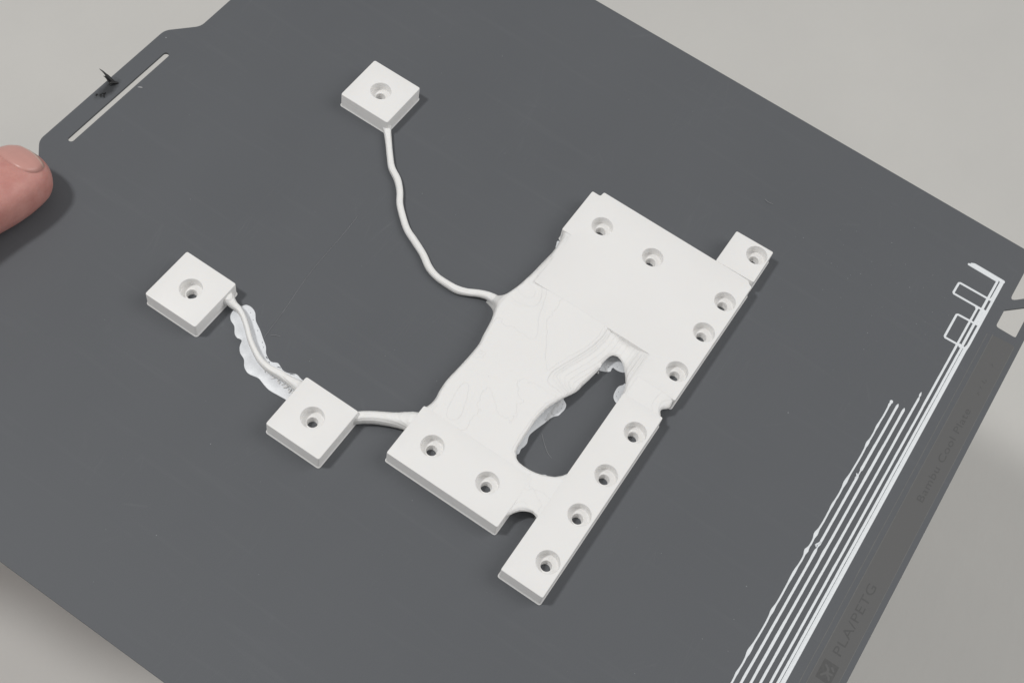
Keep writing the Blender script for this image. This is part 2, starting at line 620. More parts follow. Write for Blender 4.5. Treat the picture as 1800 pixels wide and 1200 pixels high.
# emblem: dark square carrying a pale branching mark
em = slab("emblem", round_corners([(-33.2, 3.4), (-27.4, 3.4), (-27.4, 7.7), (-33.2, 7.7)], 0.3), [],
          [(0.031, 0), (0.046, -0.02)], LETTER, plate, smooth=None)
for k, path in enumerate(([(-31.9, 6.6, .5), (-30.6, 5.6, .6), (-30.4, 4.2, .55)], [(-28.9, 6.5, .6), (-29.6, 5.6, .55), (-30.6, 5.5, .5)],
                          [(-32.1, 4.3, .5), (-31.4, 4.6, .6), (-31.0, 5.3, .45)], [(-29.3, 4.2, .45), (-28.7, 4.9, .55)])):
    ribbon("emblem_mark", path, 0.045, 0.016 + 0.002 * k, LABEL, em, step=0.4)
# what is left of the worn print after the last word
for k, path in enumerate(([(70.3, 4.3, .2), (70.8, 4.9, .18), (71.2, 4.6, .15)], [(72.8, 4.5, .2), (73.3, 5.1, .2)], [(75.2, 4.4, .22), (75.4, 5.4, .2)],
                          [(75.9, 4.2, .18), (76.5, 4.5, .2)], [(82.0, 4.5, .2), (82.6, 5.0, .22), (82.3, 5.3, .15)])):
    ribbon("worn_letter", path, 0.032, 0.014 + 0.001 * k, LETTER, plate, step=0.4)

# ------------------------------------------------------------------ the white print
H = 5.5
bracket = thing("printed_bracket", (0, 105, 0),
                "white printed bracket with screw holes, organic web and three square blocks on cords", "bracket")
RIM = [(0.0, 0.22), (0.22, 0.26), (0.40, 0.06), (0.55, 0.0), (H - 0.28, 0.0), (H - 0.09, -0.07), (H, -0.24)]
R_OUT, R_IN, FLOOR = 3.25, 1.53, 2.55

def liner_mesh():
    """counterbored screw hole: rim, wall, seat, bore"""
    n = 48
    prof = [(R_OUT, H), (R_OUT - 0.07, H - 0.10), (R_OUT - 0.08, FLOOR + 0.12), (R_OUT - 0.2, FLOOR), (R_IN + 0.10, FLOOR - 0.01),
            (R_IN, FLOOR - 0.12), (R_IN, 0.35), (R_IN - 0.12, 0.2), (R_IN - 0.12, 0.01)]
    v, f = [], []
    for r, z in prof:
        v += [(r * math.cos(2 * math.pi * i / n), r * math.sin(2 * math.pi * i / n), z) for i in range(n)]
    for k in range(len(prof) - 1):
        for i in range(n):
            j = (i + 1) % n
            f.append((k * n + i, (k + 1) * n + i, (k + 1) * n + j, k * n + j))
    me = bpy.data.meshes.new("screw_hole")
    me.from_pydata([(a * S, b * S, c * S) for a, b, c in v], [], f)
    me.materials.append(PLA)
    me.polygons.foreach_set("use_smooth", [True] * len(f))
    me.set_sharp_from_angle(angle=math.radians(40))
    return me
LINER = liner_mesh()

def part_plate(name, outline, hole_centres, label=None, r=0.55, profile=RIM):
    poly = resample(round_corners(outline, r), 6)
    o = slab(name, poly, [circle(x, y, R_OUT, 48) for x, y in hole_centres], profile, PLA, bracket)
    for x, y in hole_centres:
        h = bpy.data.objects.new("screw_hole", LINER)
        COL.objects.link(h)
        h.location = (x * S, y * S, 0)
        h.parent = o
    if label:
        o["label"] = label
    return o

part_plate("mounting_plate", [(10.3, 76.4), (57.0, 76.4), (57.4, 77.3), (58.5, 78.4), (58.5, 129.15), (56.65, 129.35), (56.65, 132.2), (39.05, 132.2), (39.05, 129.0),
                              (18.7, 129.0), (18.7, 89.4), (10.3, 89.4)],
           [(47.5, 123.1), (47.5, 105.4), (47.6, 80.55), (34.65, 80.55), (18.75, 80.55)])
part_plate("mounting_plate", [(-50.15, 96.0), (-32.8, 96.0), (-32.8, 131.4), (-50.15, 131.4)], [(-41.3, 122.7), (-41.3, 105.0)])
part_plate("mounting_strip", [(-59.15, 76.1), (3.75, 76.5), (3.75, 89.4), (-59.15, 89.0)], [(-4.85, 80.5), (-20.5, 80.45), (-34.4, 80.35), (-50.25, 80.15)])
HT = H + 0.06
part_plate("mounting_tab", [(58.7, 76.75), (72.1, 76.9), (71.8, 89.65), (58.4, 89.65)], [(67.8, 80.55)],
           profile=RIM[:4] + [(HT - 0.28, 0.0), (HT - 0.09, -0.07), (HT, -0.24)])
blocks = []
for (cx, cy) in ((47.2, 204.1), (-42.3, 203.5), (-53.6, 153.0)):
    hs = 8.75
    blocks.append(part_plate("mounting_block", [(cx - hs, cy - hs), (cx + hs, cy - hs), (cx + hs, cy + hs), (cx - hs, cy + hs)], [(cx, cy)], r=0.7))

# organic web joining the plates
notch = [(3.4, 77.0), (4.7, 77.7), (5.6, 78.2), (6.6, 77.9), (7.6, 76.9), (8.4, 76.6), (10.5, 76.9)]
left_top = [(39.3, 131.9), (38.3, 131.2), (36.0, 130.75), (33.1, 130.3), (30.5, 130.4), (26.4, 130.8), (22.3, 131.1), (18.4, 131.6), (14.9, 132.2), (11.6, 133.1),
            (10.35, 133.9), (9.85, 135.0), (9.7, 137.2)]
left_low = [(7.6, 137.2), (7.05, 135.2), (6.5, 134.2), (5.7, 133.5), (4.2, 132.9), (1.4, 132.0), (-1.7, 131.4), (-4.8, 130.9), (-7.7, 130.3), (-11.9, 130.3), (-17.0, 130.6),
            (-22.1, 131.0), (-26.0, 130.8), (-28.9, 130.3), (-31.1, 130.4), (-33.0, 131.0)]
SH = lambda pts, dx, dy: [(x + dx, y + dy) for x, y in pts]
gap = SH([(-46.2, 96.6), (-44.7, 95.6), (-43.3, 94.9), (-42.0, 94.0), (-41.2, 93.0), (-40.6, 91.5), (-40.6, 90.3), (-41.3, 88.6)], -0.6, -0.15)
o_notch, o_left_top, o_left_low, o_gap = (spline(p, 0.5) for p in (notch, left_top, left_low, gap))
web_outline = (o_notch + [(13.0, 79.0), (13.5, 86.5), (17.0, 88.0), (21.5, 90.0), (21.5, 126.0), (36.5, 126.5), (40.5, 128.5)] + o_left_top + o_left_low
               + [(-35.5, 129.5), (-35.5, 99.0), (-46.0, 98.5)] + o_gap + [(-39.5, 86.5), (0.5, 86.5), (1.5, 79.0)])
h_bottom = [(-26.1, 89.2), (-27.5, 90.0), (-29.0, 91.5), (-29.8, 93.0), (-30.7, 95.1), (-31.3, 97.4), (-31.4, 99.8), (-31.2, 101.6), (-30.6, 102.7), (-29.5, 103.4)]
h_left = SH([(-28.4, 104.0), (-26.3, 104.4), (-23.3, 104.6), (-20.2, 104.7), (-17.1, 104.8), (-14.4, 104.6), (-11.6, 104.1), (-9.6, 103.4), (-7.2, 102.5), (-2.1, 100.7), (0.5, 100.3),
          (4.0, 99.7), (7.6, 99.2)], -0.9, -0.2)
h_top = SH([(9.6, 99.25), (11.3, 99.1), (13.2, 98.6), (14.1, 97.7), (14.3, 96.3), (13.3, 94.5), (11.4, 92.9), (9.1, 91.4), (6.6, 90.1), (4.1, 89.6)], -0.8, -0.1)
hole_loop = spline(h_bottom + h_left + h_top, 0.5)
hole_loop = ccw(hole_loop + [(0.0, 89.0), (-24.5, 88.7)])
o_hb, o_hl, o_ht = spline(h_bottom, 0.7), spline(h_left, 0.7), spline(h_top, 0.7)
ridge = [(20.0, 104.9), (15.6, 104.6), (12.0, 105.1), (8.5, 106.1), (5.3, 107.3), (2.2, 108.5), (-0.2, 109.3), (-2.5, 110.2), (-6.5, 110.6)]
crease = [(19.5, 124.0), (15.4, 121.8), (11.5, 119.4), (7.5, 117.0), (3.7, 114.5), (-0.2, 112.0), (-3.5, 109.0)]

def sstep(a, b, x):
    t = max(0.0, min(1.0, (x - a) / (b - a)))
    return t * t * (3 - 2 * t)

def side_of(p, pts):
    """signed distance to an open polyline (positive on its left)"""
    best, sg = 1e9, 1
    for i in range(len(pts) - 1):
        d = seg_dist(p, pts[i], pts[i + 1])
        if d < best:
            a, b = pts[i], pts[i + 1]
            best = d
            sg = 1 if (b[0] - a[0]) * (p[1] - a[1]) - (b[1] - a[1]) * (p[0] - a[0]) > 0 else -1
    return sg * best

def gauss(p, c, sx, sy, rot=0.0):
    dx, dy = p[0] - c[0], p[1] - c[1]
    u = dx * math.cos(rot) + dy * math.sin(rot)
    v = -dx * math.sin(rot) + dy * math.cos(rot)
    return math.exp(-(u / sx) ** 2 - (v / sy) ** 2)

def web_z(p):
    x, y = p
    z = H - 0.006
    # trough beside the opening: steep below the ridge line, then rolling down to the edge
    if y < 116:
        d = side_of(p, ridge)            # ridge runs towards -x, so the opening lies on its left
        if d > 0 and x < 20.5:
            fade = sstep(-9.0, -1.0, x) * sstep(88.5, 95.0, y)
            z -= fade * (0.95 * sstep(0.0, 3.4, d) + 0.9 * sstep(3.0, 9.5, d))
    # the side towards the rear edge lies a little lower than the flat field
    d2 = side_of(p, crease)              # runs towards -x/-y; rear side is on its right
    if d2 < 0:
        low = sstep(0.0, 3.6, -d2) * sstep(-12.0, 6.0, x)
        z -= 0.30 * low
    z -= 0.55 * gauss(p, (15.0, 128.5), 5.0, 5.5, 0.4)
    z -= 0.55 * gauss(p, (37.5, 131.2), 2.6, 2.0)
    z -= 0.45 * gauss(p, (27.0, 131.0), 9.0, 1.6)
    z -= 0.35 * gauss(p, (-24.0, 125.2), 7.5, 3.0, 0.2)
    z -= 0.22 * gauss(p, (-30.0, 123.5), 4.0, 3.0)
    z -= 0.10 * gauss(p, (-14.0, 118.0), 9.0, 3.0, 0.7)
    # bridge between strip and lower plate
    z -= 0.07 * sstep(-36, -33, x) * (1 - sstep(-31, -27, x)) * (1 - sstep(95, 98, y))
    z -= 0.45 * gauss(p, (-42.5, 94.0), 3.6, 2.6)
    # notch on the front edge
    z -= 0.75 * gauss(p, (7.2, 77.0), 2.6, 2.2)
    # funnel into the long cord
    z -= 2.5 * sstep(132.0, 137.0, y) * gauss(p, (8.6, 137.0), 4.5, 9.0)
    z -= 0.004 * (1 + math.sin(x * 0.35 + 1.3 * math.sin(y * 0.31))) * (1 - sstep(-36, -30, x) * sstep(-30, -36, x))
    for line, r in ((o_left_top, 1.1), (o_left_low, 1.2), (o_hl, 1.3), (o_ht, 0.8), (o_hb, 0.7), (o_gap, 1.2), (o_notch, 0.9)):
        if abs(x - line[len(line) // 2][0]) < 40:
            d = line_dist(p, line)
            if d < r:
                z -= 0.6 * (r - math.sqrt(max(0.0, r * r - (r - d) ** 2)))
    return min(z, H - 0.005)

def build_web():
    outline = ccw(web_outline)
    outline = resample(outline, 0.55)
    grid = []
    g = 0.6
    y = 76.0; row = 0
    while y < 138:
        x = -48 + (g / 2 if row % 2 else 0)
        while x < 42:
            q = (x + random.uniform(-.06, .06), y + random.uniform(-.06, .06))
            if inside(q, outline) and not inside(q, hole_loop):
                grid.append(q)
            x += g
        y += g * 0.87; row += 1
    hl = resample(hole_loop, 0.55)
    v2, tris, rm = fill(outline, [hl], grid)
    zs = [web_z(p) for p in v2]
    verts = [(p[0], p[1], z) for p, z in zip(v2, zs)]
    faces = list(tris)
    base = 0
    for loop in (outline, hl):
        n = len(loop)
        s = len(verts)
        lv = [rm[base + i] for i in range(n)]
        sgn = -1 if loop is hl else 1
        foot, under, half = offset(loop, 0.22 * sgn), offset(loop, -2.6 * sgn), offset(loop, -2.2 * sgn)
        out, mid = [], []
        for i in range(n):
            p = loop[i]
            # free edges of the opening, the lower gap and the notch hang over: their feet lie further in
            cut = min(line_dist(p, o_hl), line_dist(p, o_ht), line_dist(p, o_gap), line_dist(p, o_notch)) < 0.6
            out.append(under[i] if cut else foot[i])
            mid.append(half[i] if cut else v2[lv[i]])
        for i in range(n):
            verts.append((mid[i][0], mid[i][1], 0.42))
        for i in range(n):
            verts.append((out[i][0], out[i][1], 0.22))
        for i in range(n):
            verts.append((out[i][0], out[i][1], 0.0))
        for i in range(n):
            j = (i + 1) % n
            for q in ((lv[i], lv[j], s + j, s + i), (s + i, s + j, s + n + j, s + n + i), (s + n + i, s + n + j, s + 2 * n + j, s + 2 * n + i)):
                faces.append(q if loop is hl else q[::-1])
        base += n
    return link_mesh("web", verts, faces, PLA_WEB, bracket, 50, recalc=False)
web = build_web()
web["label"] = "smooth organic web flowing between the plates around a long opening"

# cords
tube("cord", [(41.5, 198.3, 2.0, 1.5), (40.0, 196.6, 1.7, 1.55), (38.5, 195.1, 1.35, 1.2), (35.7, 192.6, 1.15, 1.02), (31.6, 189.1, 1.1, 1.0), (28.4, 186.1, 1.1, 1.05), (25.9, 182.2, 1.1, 1.1),
              (22.8, 179.1, 1.1, 1.02), (19.3, 176.6, 1.1, 1.02), (16.3, 173.5, 1.1, 1.0), (13.1, 169.5, 1.1, 1.02), (11.1, 165.3, 1.1, 1.08), (8.9, 160.8, 1.1, 1.05),
              (6.3, 156.8, 1.1, 1.08), (5.1, 153.1, 1.1, 1.02), (4.9, 148.8, 1.15, 1.12), (5.1, 146.0, 1.2, 1.2), (6.1, 143.3, 1.3, 1.1), (7.6, 140.4, 1.6, 1.1),
              (8.4, 138.2, 1.75, 1.2), (8.6, 136.4, 1.9, 1.35), (8.4, 134.0, 2.2, 1.7), (8.0, 131.0, 2.4, 1.9)], PLA_CORD, bracket, 20, 0.5, 0.85, wob=0.012)
tube("cord", [(-47.5, 147.0, 2.4, 1.3, 1.9), (-45.9, 144.9, 2.4, 1.5, 2.0), (-44.3, 143.2, 2.3, 1.55, 1.95), (-42.6, 140.9, 2.25, 1.6, 1.95), (-41.0, 138.2, 2.25, 1.7, 2.0),
              (-39.5, 135.4, 2.4, 1.95, 2.15), (-38.4, 133.2, 2.7, 2.4, 2.4), (-37.8, 131.5, 2.9, 3.0, 2.5), (-37.4, 129.5, 3.0, 3.4, 2.4)], PLA_CORD, bracket, 20, 0.4, wob=0.012)
tube("cord", [(-37.4, 197.0, 3.0, 2.6, 2.0), (-37.5, 194.9, 2.9, 2.2, 1.9), (-37.7, 193.6, 2.7, 1.5, 1.6), (-38.0, 192.2, 2.5, 1.12, 1.3), (-38.2, 190.4, 2.35, 0.92, 1.1), (-39.2, 188.0, 2.2, 0.82, 1.0),
              (-41.3, 185.0, 2.1, 0.80, 1.0), (-43.9, 181.7, 2.1, 0.82, 1.0), (-46.0, 178.1, 2.1, 0.86, 1.0), (-47.2, 175.3, 2.1, 0.95, 1.1), (-47.7, 172.1, 2.2, 1.05, 1.2),
              (-47.4, 168.8, 2.3, 1.15, 1.3), (-47.4, 165.1, 2.5, 1.3, 1.4), (-47.3, 162.0, 2.6, 1.8, 1.7), (-47.3, 160.0, 2.6, 2.2, 1.9)], PLA_CORD, bracket, 20, 0.4, wob=0.012)

# thin brims of the first layer
def brim(outline, holes=(), step=0.6, z=0.2, label=None):
    poly = ccw(spline(outline, step, closed=True))
    o = slab("brim", poly, list(holes), [(0.012, 0), (z * 0.6, 0.02), (z, -0.08)], BRIM, bracket, 40, hole_bottom=True)
    if label:
        o["label"] = label
    return o

def lens(cx, cy, l, w, ang):
    c, s = math.cos(ang), math.sin(ang)
    return [(cx + c * l * math.cos(u) - s * w * math.sin(u), cy + s * l * math.cos(u) + c * w * math.sin(u)) for u in (2 * math.pi * k / 10 for k in range(10))]
bt_r = [(-36.6, 192.0), (-35.9, 191.2), (-34.9, 190.6), (-34.6, 189.0), (-35.3, 187.1), (-37.3, 185.2), (-38.8, 182.6), (-40.4, 180.3), (-42.0, 178.0), (-43.8, 176.4), (-44.9, 174.0), (-44.1, 172.1), (-45.0, 169.8),
        (-44.8, 167.9), (-43.8, 166.1), (-44.2, 163.9), (-44.6, 160.5)]
bt_l = [(-51.3, 160.5), (-51.6, 163.9), (-51.8, 166.0), (-52.0, 168.8), (-51.6, 170.9), (-50.9, 173.3), (-51.1, 174.6), (-51.4, 176.6), (-50.5, 178.6), (-48.7, 180.2), (-47.8, 182.2), (-46.3, 183.6), (-44.4, 184.4),
        (-44.6, 185.8), (-44.0, 187.2), (-42.2, 188.8), (-41.4, 190.6), (-40.2, 191.8), (-38.5, 192.2)]
brim(bt_r + bt_l, [lens(-44.6, 175.6, 0.5, 0.16, 1.2), lens(-45.3, 174.2, 0.3, 0.13, 1.3), lens(-44.9, 171.0, 0.75, 0.14, 1.9), lens(-44.5, 166.9, 0.8, 0.14, 2.1),
                   lens(-41.6, 179.5, 0.2, 0.13, 0), lens(-42.6, 178.3, 0.18, 0.12, 0), lens(-39.4, 182.9, 0.17, 0.12, 0), lens(-37.5, 186.0, 0.17, 0.12, 0), lens(-36.1, 188.0, 0.16, 0.12, 0)],
     label="scalloped bluish white brim under the cord between the two left blocks")
brim([(-5.6, 102.4), (-6.4, 101.1), (-7.8, 100.6), (-9.4, 100.8), (-10.6, 101.0), (-11.7, 101.9), (-13.2, 102.5), (-15.0, 102.9), (-17.0, 103.5), (-19.3, 104.1), (-20.7, 104.25), (-21.9, 103.9),
      (-23.0, 103.5), (-24.5, 103.6), (-25.4, 103.9), (-27.2, 103.7), (-27.0, 106.5), (-17.0, 107.0), (-9.0, 106.0), (-4.5, 104.0)],
     [lens(-8.2, 101.5, .13, .1, 0), lens(-9.7, 101.8, .13, .1, 0), lens(-11.2, 102.2, .13, .1, 0), lens(-13.6, 103.1, .12, .1, 0), lens(-7.0, 101.9, .13, .1, 0)])
brim([(8.2, 100.4), (8.6, 98.9), (9.3, 97.4), (10.2, 96.4), (11.2, 96.6), (11.75, 96.4), (11.6, 95.6), (11.7, 94.4), (12.4, 93.0), (14.5, 93.0), (16.0, 97.0), (14.0, 100.5)],
     [lens(11.0, 97.6, .14, .1, 0), lens(12.6, 95.6, .14, .1, 0), lens(10.2, 98.0, .14, .1, 0)])
brim([(9.4, 91.1), (8.6, 91.3), (7.6, 92.0), (5.9, 92.1), (4.1, 91.7), (3.2, 91.0), (2.6, 89.9), (2.6, 88.6), (6.0, 88.4), (9.5, 89.5)],
     [lens(6.0, 91.2, .14, .1, 0), lens(4.4, 90.9, .14, .1, 0)])
brim([(-29.5, 96.1), (-28.6, 95.4), (-27.8, 94.4), (-27.8, 93.4), (-28.2, 92.4), (-30.5, 92.0), (-32.0, 94.0), (-31.5, 96.4)])
brim([(38.3, 132.1), (36.8, 131.7), (35.6, 131.2), (35.6, 129.8), (38.6, 129.8)])

# curled strands under the sagging cord and below the opening's overhang
def blobs(spots, name, parent):
    verts, faces = [], []
    for (x, y, z, rx, ry, rz, a) in spots:
        s = len(verts); nu, nv = 8, 5
        for i in range(nv + 1):
            t = math.pi * i / nv
            for j in range(nu):
                u = 2 * math.pi * j / nu
                px_, py_ = rx * math.sin(t) * math.cos(u), ry * math.sin(t) * math.sin(u)
                verts.append((x + px_ * math.cos(a) - py_ * math.sin(a), y + px_ * math.sin(a) + py_ * math.cos(a), z + rz * math.cos(t)))
        for i in range(nv):
            for j in range(nu):
                k = (j + 1) % nu
                faces.append((s + i * nu + j, s + i * nu + k, s + (i + 1) * nu + k, s + (i + 1) * nu + j))
    o = link_mesh(name, verts, faces, PLA, parent, 80)
    o["kind"] = "stuff"
    return o
spots = []
for k in range(15):
    t = 0.30 + 0.68 * (k + random.uniform(-.4, .4)) / 14
    c = (-47.0 - 1.5 * t, 178.0 - 15.0 * t)
    q = random.random()
    spots.append((c[0] - 0.35 - 0.5 * q, c[1] + random.uniform(-.3, .3), 0.30 + 0.5 * random.random() * (1 - q), random.uniform(.25, .75), random.uniform(.13, .30), random.uniform(.15, .4),
                  random.uniform(-1.4, 1.4)))
blobs(spots, "support_curls", bracket)
spots = []
for k in range(22):
    x = -14.0 + 7.5 * k / 21
    spots.append((x, 103.0 - 0.10 * (x + 10) ** 2 * 0.1 + random.uniform(-.25, .25), 0.26, 0.55, 0.07, 0.10, 1.5 + random.uniform(-.2, .2)))
for k in range(14):
    u = math.pi * k / 13
    spots.append((11.6 + 1.9 * math.cos(u), 97.2 + 1.3 * math.sin(u), 0.27, 0.35, 0.10, 0.12, u + random.uniform(-.3, .3)))
blobs(spots, "support_curls", bracket)

# ------------------------------------------------------------------ purge lines at the front of the plate
def wavy(x0, x1, y, w, amp_w, amp_y, per, tail=True):
    pts = []
    n = int(abs(x1 - x0) / 0.7)
    ph = random.uniform(0, 6)
    for i in range(n + 1):
        x = x0 + (x1 - x0) * i / n
        s = math.sin(2 * math.pi * x / per + ph + 1.6 * math.sin(x * 0.13) + 0.9 * math.sin(x * 0.31 + 1.0)) * (0.75 + 0.25 * math.sin(x * 0.21 + 2.0))
        ww = w + amp_w * max(0, s) ** 2 + random.uniform(-.02, .02)
        yy = y + amp_y * s + random.uniform(-.012, .012)
        pts.append((x, yy, ww))
    return pts
specs = [
    (25.0, 52.0, 0.42, 0.62, 0.10, 9.5, "outermost lumpy white purge line, farthest from the wide band"),
    (22.95, 52.1, 0.58, 0.10, 0.03, 31.0, "second thin white purge line counted in from the lumpy one, with a torn burr"),
    (20.85, 52.0, 0.58, 0.12, 0.03, 27.0, "third thin white purge line, middle of the five beside the wide band"),
    (18.75, 59.0, 0.56, 0.10, 0.03, 37.0, "fourth thin white purge line, reaching farther than its three outer neighbours"),
]
for k, (y, x1, w, aw, ay, per, lab) in enumerate(specs):
    p = wavy(-95, x1 - 1.2, y, w, aw, ay, per)
    if k == 0:
        p += [(x1 - 0.6, y, 0.5), (x1 - 0.1, y, 0.85), (x1 + 0.1, y, 0.8)]
    elif k == 3:
        p += [(x1 - 0.5, y + 0.05, 0.22), (x1 + 0.3, y + 0.12, 0.55), (x1 + 1.3, y + 0.2, 0.18)]
    else:
        p += [(x1 - 0.3, y, 0.62), (x1 + 0.4, y + 0.03, 0.2)]
    if k == 1:
        p = [(a, b, c * (0.45 if -2.4 < a < -0.6 or 24.5 < a < 26.5 else 1.0)) for a, b, c in p]
    root = thing("purge_line", ((x1 - 95) / 2, y, 0), lab, "purge line", "purge lines at the front of the plate")
    ribbon("bead", p, 0.006, 0.23 + 0.006 * k, PURGE, root, step=0.7)
    if k == 1:
        ribbon("burr", [(-1.4, 23.35, .3), (-1.0, 23.7, .45), (-0.4, 23.3, .5), (0.4, 23.0, .4)], 0.008, 0.55, PURGE, root, step=0.3)
        ribbon("burr", [(25.0, 23.5, .3), (24.4, 23.1, .4), (23.6, 23.3, .3)], 0.008, 0.40, PURGE, root, step=0.3)
skirt = thing("purge_outline", (20, 15, 0),
              "wide white purge band with hooked corner and two square loops beside the label strip", "purge outline")
def strand(path, h, step=0.8):
    return ribbon("strand", path, 0.006, h, PURGE, skirt, step=step)
strand(wavy(-95, 97.6, 16.6, 0.56, 0.08, 0.02, 43) + [(98.0, 16.7, 1.0), (98.3, 16.8, 0.9)], 0.250)
strand(wavy(-95, 82.2, 15.04, 0.60, 0.0, 0.02, 61), 0.256)
strand([(82.2, 15.15, 0.7), (100, 15.2, 0.7), (111.2, 15.2, 0.62)], 0.268)
strand([(-95, 13.95, 0.99), (82.0, 13.95, 0.99), (84.0, 13.65, 0.75), (112.4, 13.65, 0.75)], 0.262)
strand([(93.0, 14.25, 0.9), (98.4, 14.25, 0.9)], 0.244)
strand([(103.6, 14.3, 0.75), (104.6, 14.1, 0.7), (111.5, 14.1, 0.6)], 0.240)
strand([(112.25, 13.7, 1.1), (112.25, 23.6, 1.15), (112.05, 24.4, 0.8)], 0.274)
strand([(111.35, 15.4, 0.75), (111.4, 25.1, 0.75)], 0.280)
strand([(103.4, 14.4, 0.62), (103.15, 24.6, 0.62), (102.8, 25.0, 0.6), (98.7, 25.05, 0.62), (98.3, 24.7, 0.62), (98.55, 13.9, 0.62)], 0.286, 0.4)
strand([(92.5, 14.4, 0.62), (92.1, 20.6, 0.62), (91.7, 21.0, 0.6), (82.5, 20.95, 0.62), (82.1, 20.6, 0.62), (82.4, 13.9, 0.62)], 0.292, 0.4)
strand([(82.6, 15.9, 0.7), (81.9, 15.7, 0.5)], 0.30, 0.3)

# ------------------------------------------------------------------ small stray things
def hair(path, r, label, mat=HAIR):
    o = tube("plastic_string", [(x, y, z, r) for x, y, z in path], mat, None, 6, 0.8)
    return tag(o, label, "plastic string")
hair([(8.6, 184.1, .06), (1.3, 183.6, .05), (-14.2, 183.1, .10), (-22.0, 182.3, .05), (-29.7, 181.2, .06), (-40.2, 180.1, .25)], 0.032,
     "long hair-thin plastic string stretching away from the scalloped brim")
hair([(-18.0, 101.8, .1), (-20.4, 99.3, .12), (-22.0, 97.2, .08), (-22.6, 95.6, .06)], 0.05, "hair-thin plastic string lying inside the bracket's long opening")
hair([(92.3, 88.6, .06), (91.7, 87.2, .3), (92.2, 85.8, .06)], 0.06, "tiny curled plastic string beyond the bracket's end tab")
hair([(-38.4, 179.2, .06), (-37.7, 178.2, .2), (-37.1, 176.9, .06)], 0.05, "short curled plastic string near the scalloped brim, beside the long string")
fl = ribbon("plastic_flake", [(5.2, 264.4, .25), (5.6, 264.0, .55), (5.8, 263.5, .45)], 0.004, 0.2, HAIR, None, step=0.3)
tag(fl, "small white plastic flake beside the slot in the rear tab", "flake")

burr = thing("charred_burr", (0, 271, 0), "black charred wisp of plastic sticking up at the rear tab's edge", "burr")
tube("wisp", [(2.7, 269.9, .25, .28), (1.9, 270.6, .6, .42), (1.0, 271.1, 1.0, .40), (0.2, 271.3, .5, .12)], SOOT, burr, 8, 0.3, 0.6, wob=0.12)
tube("wisp", [(2.0, 271.0, .3, .35), (1.8, 272.2, 1.3, .55), (1.7, 273.2, 2.0, .45), (1.8, 274.6, 2.6, .26), (1.75, 276.0, 3.0, .06)], SOOT, burr, 8, 0.3, 0.55, wob=0.14)
tube("wisp", [(1.2, 271.8, .4, .3), (1.4, 273.0, 1.2, .38), (1.2, 274.1, 1.6, .10)], SOOT, burr, 8, 0.3, 0.6, wob=0.14)
for a, b, c in (((-3.6, 271.0), (-4.2, 270.8), (-4.6, 270.1)), ((-3.2, 270.2), (-3.8, 269.9), (-4.0, 269.2)), ((-4.4, 271.7), (-4.8, 271.9), (-5.2, 271.5)), ((-2.4, 270.4), (-3.0, 270.3), (-3.3, 271.2))):
    tube("wisp", [(a[0], a[1], .05, .10), (b[0], b[1], .35, .16), (c[0], c[1], .05, .05)], SOOT, burr, 6, 0.25, 1.0)

dv, df = [], []
def speck(x, y, r, h):
    s = len(dv); n = 5
    a0 = random.uniform(0, 6)
    for k in range(n):
        rr = r * random.uniform(.5, 1.2)
        dv.append((x + rr * math.cos(a0 + 6.283 * k / n), y + rr * math.sin(a0 + 6.283 * k / n), 0.004))
    dv.append((x, y, h))
    for k in range(n):
        df.append((s + k, s + (k + 1) % n, s + n))
for x, y in ((87.6, 184.8), (99.3, 126.5), (74.8, 52.9), (-22.6, 33.9), (-32.5, 32.4), (-73.6, 171.2), (-101.2, 165.8), (30.1, 48.3), (25.6, 270.9)):
    speck(x, y, random.uniform(.12, .24), .10)
for k in range(150):
    speck(random.uniform(-125, 125), random.uniform(14, 262), random.uniform(.04, .12), .05)
for k in range(60):
    speck(random.gauss(88, 10), random.gauss(45, 12), random.uniform(.05, .15), .06)
dust = link_mesh("dust", dv, df, DUST)
dust["kind"] = "stuff"
tag(dust, "fine pale dust specks scattered over the grey plate", "dust")

# ------------------------------------------------------------------ the hand that holds the plate
def loft(sections, nseg=28):
    """sections: (centre, lateral axis, up axis, half width, height up, height down)"""
    verts, faces = [], []
    for c, lat, up, w, hu, hd in sections:
        for s in range(nseg):
            u = 2 * math.pi * s / nseg
            cu, su = math.cos(u), math.sin(u)
            e = 0.88
            x = math.copysign(abs(cu) ** e, cu) * w
            y = math.copysign(abs(su) ** e, su) * (hu if su > 0 else hd)
            verts.append(tuple(c + lat * x + up * y))
    n = len(sections)
    for i in range(n - 1):
        for s in range(nseg):
            t = (s + 1) % nseg
            faces.append((i * nseg + s, i * nseg + t, (i + 1) * nseg + t, (i + 1) * nseg + s))
    faces.append(tuple(range(nseg)))
    faces.append(tuple(range((n - 1) * nseg, n * nseg)))
    return verts, faces

T_TIP = Vector((-35.7, 262.9, 6.3))
T_AX = Vector((0.983, -0.15, -0.107)).normalized()           # towards the tip
T_UP = Vector((0.19, 0.21, 0.95))
T_UP = (T_UP - T_AX * T_UP.dot(T_AX)).normalized()
T_LAT = T_AX.cross(T_UP).normalized()

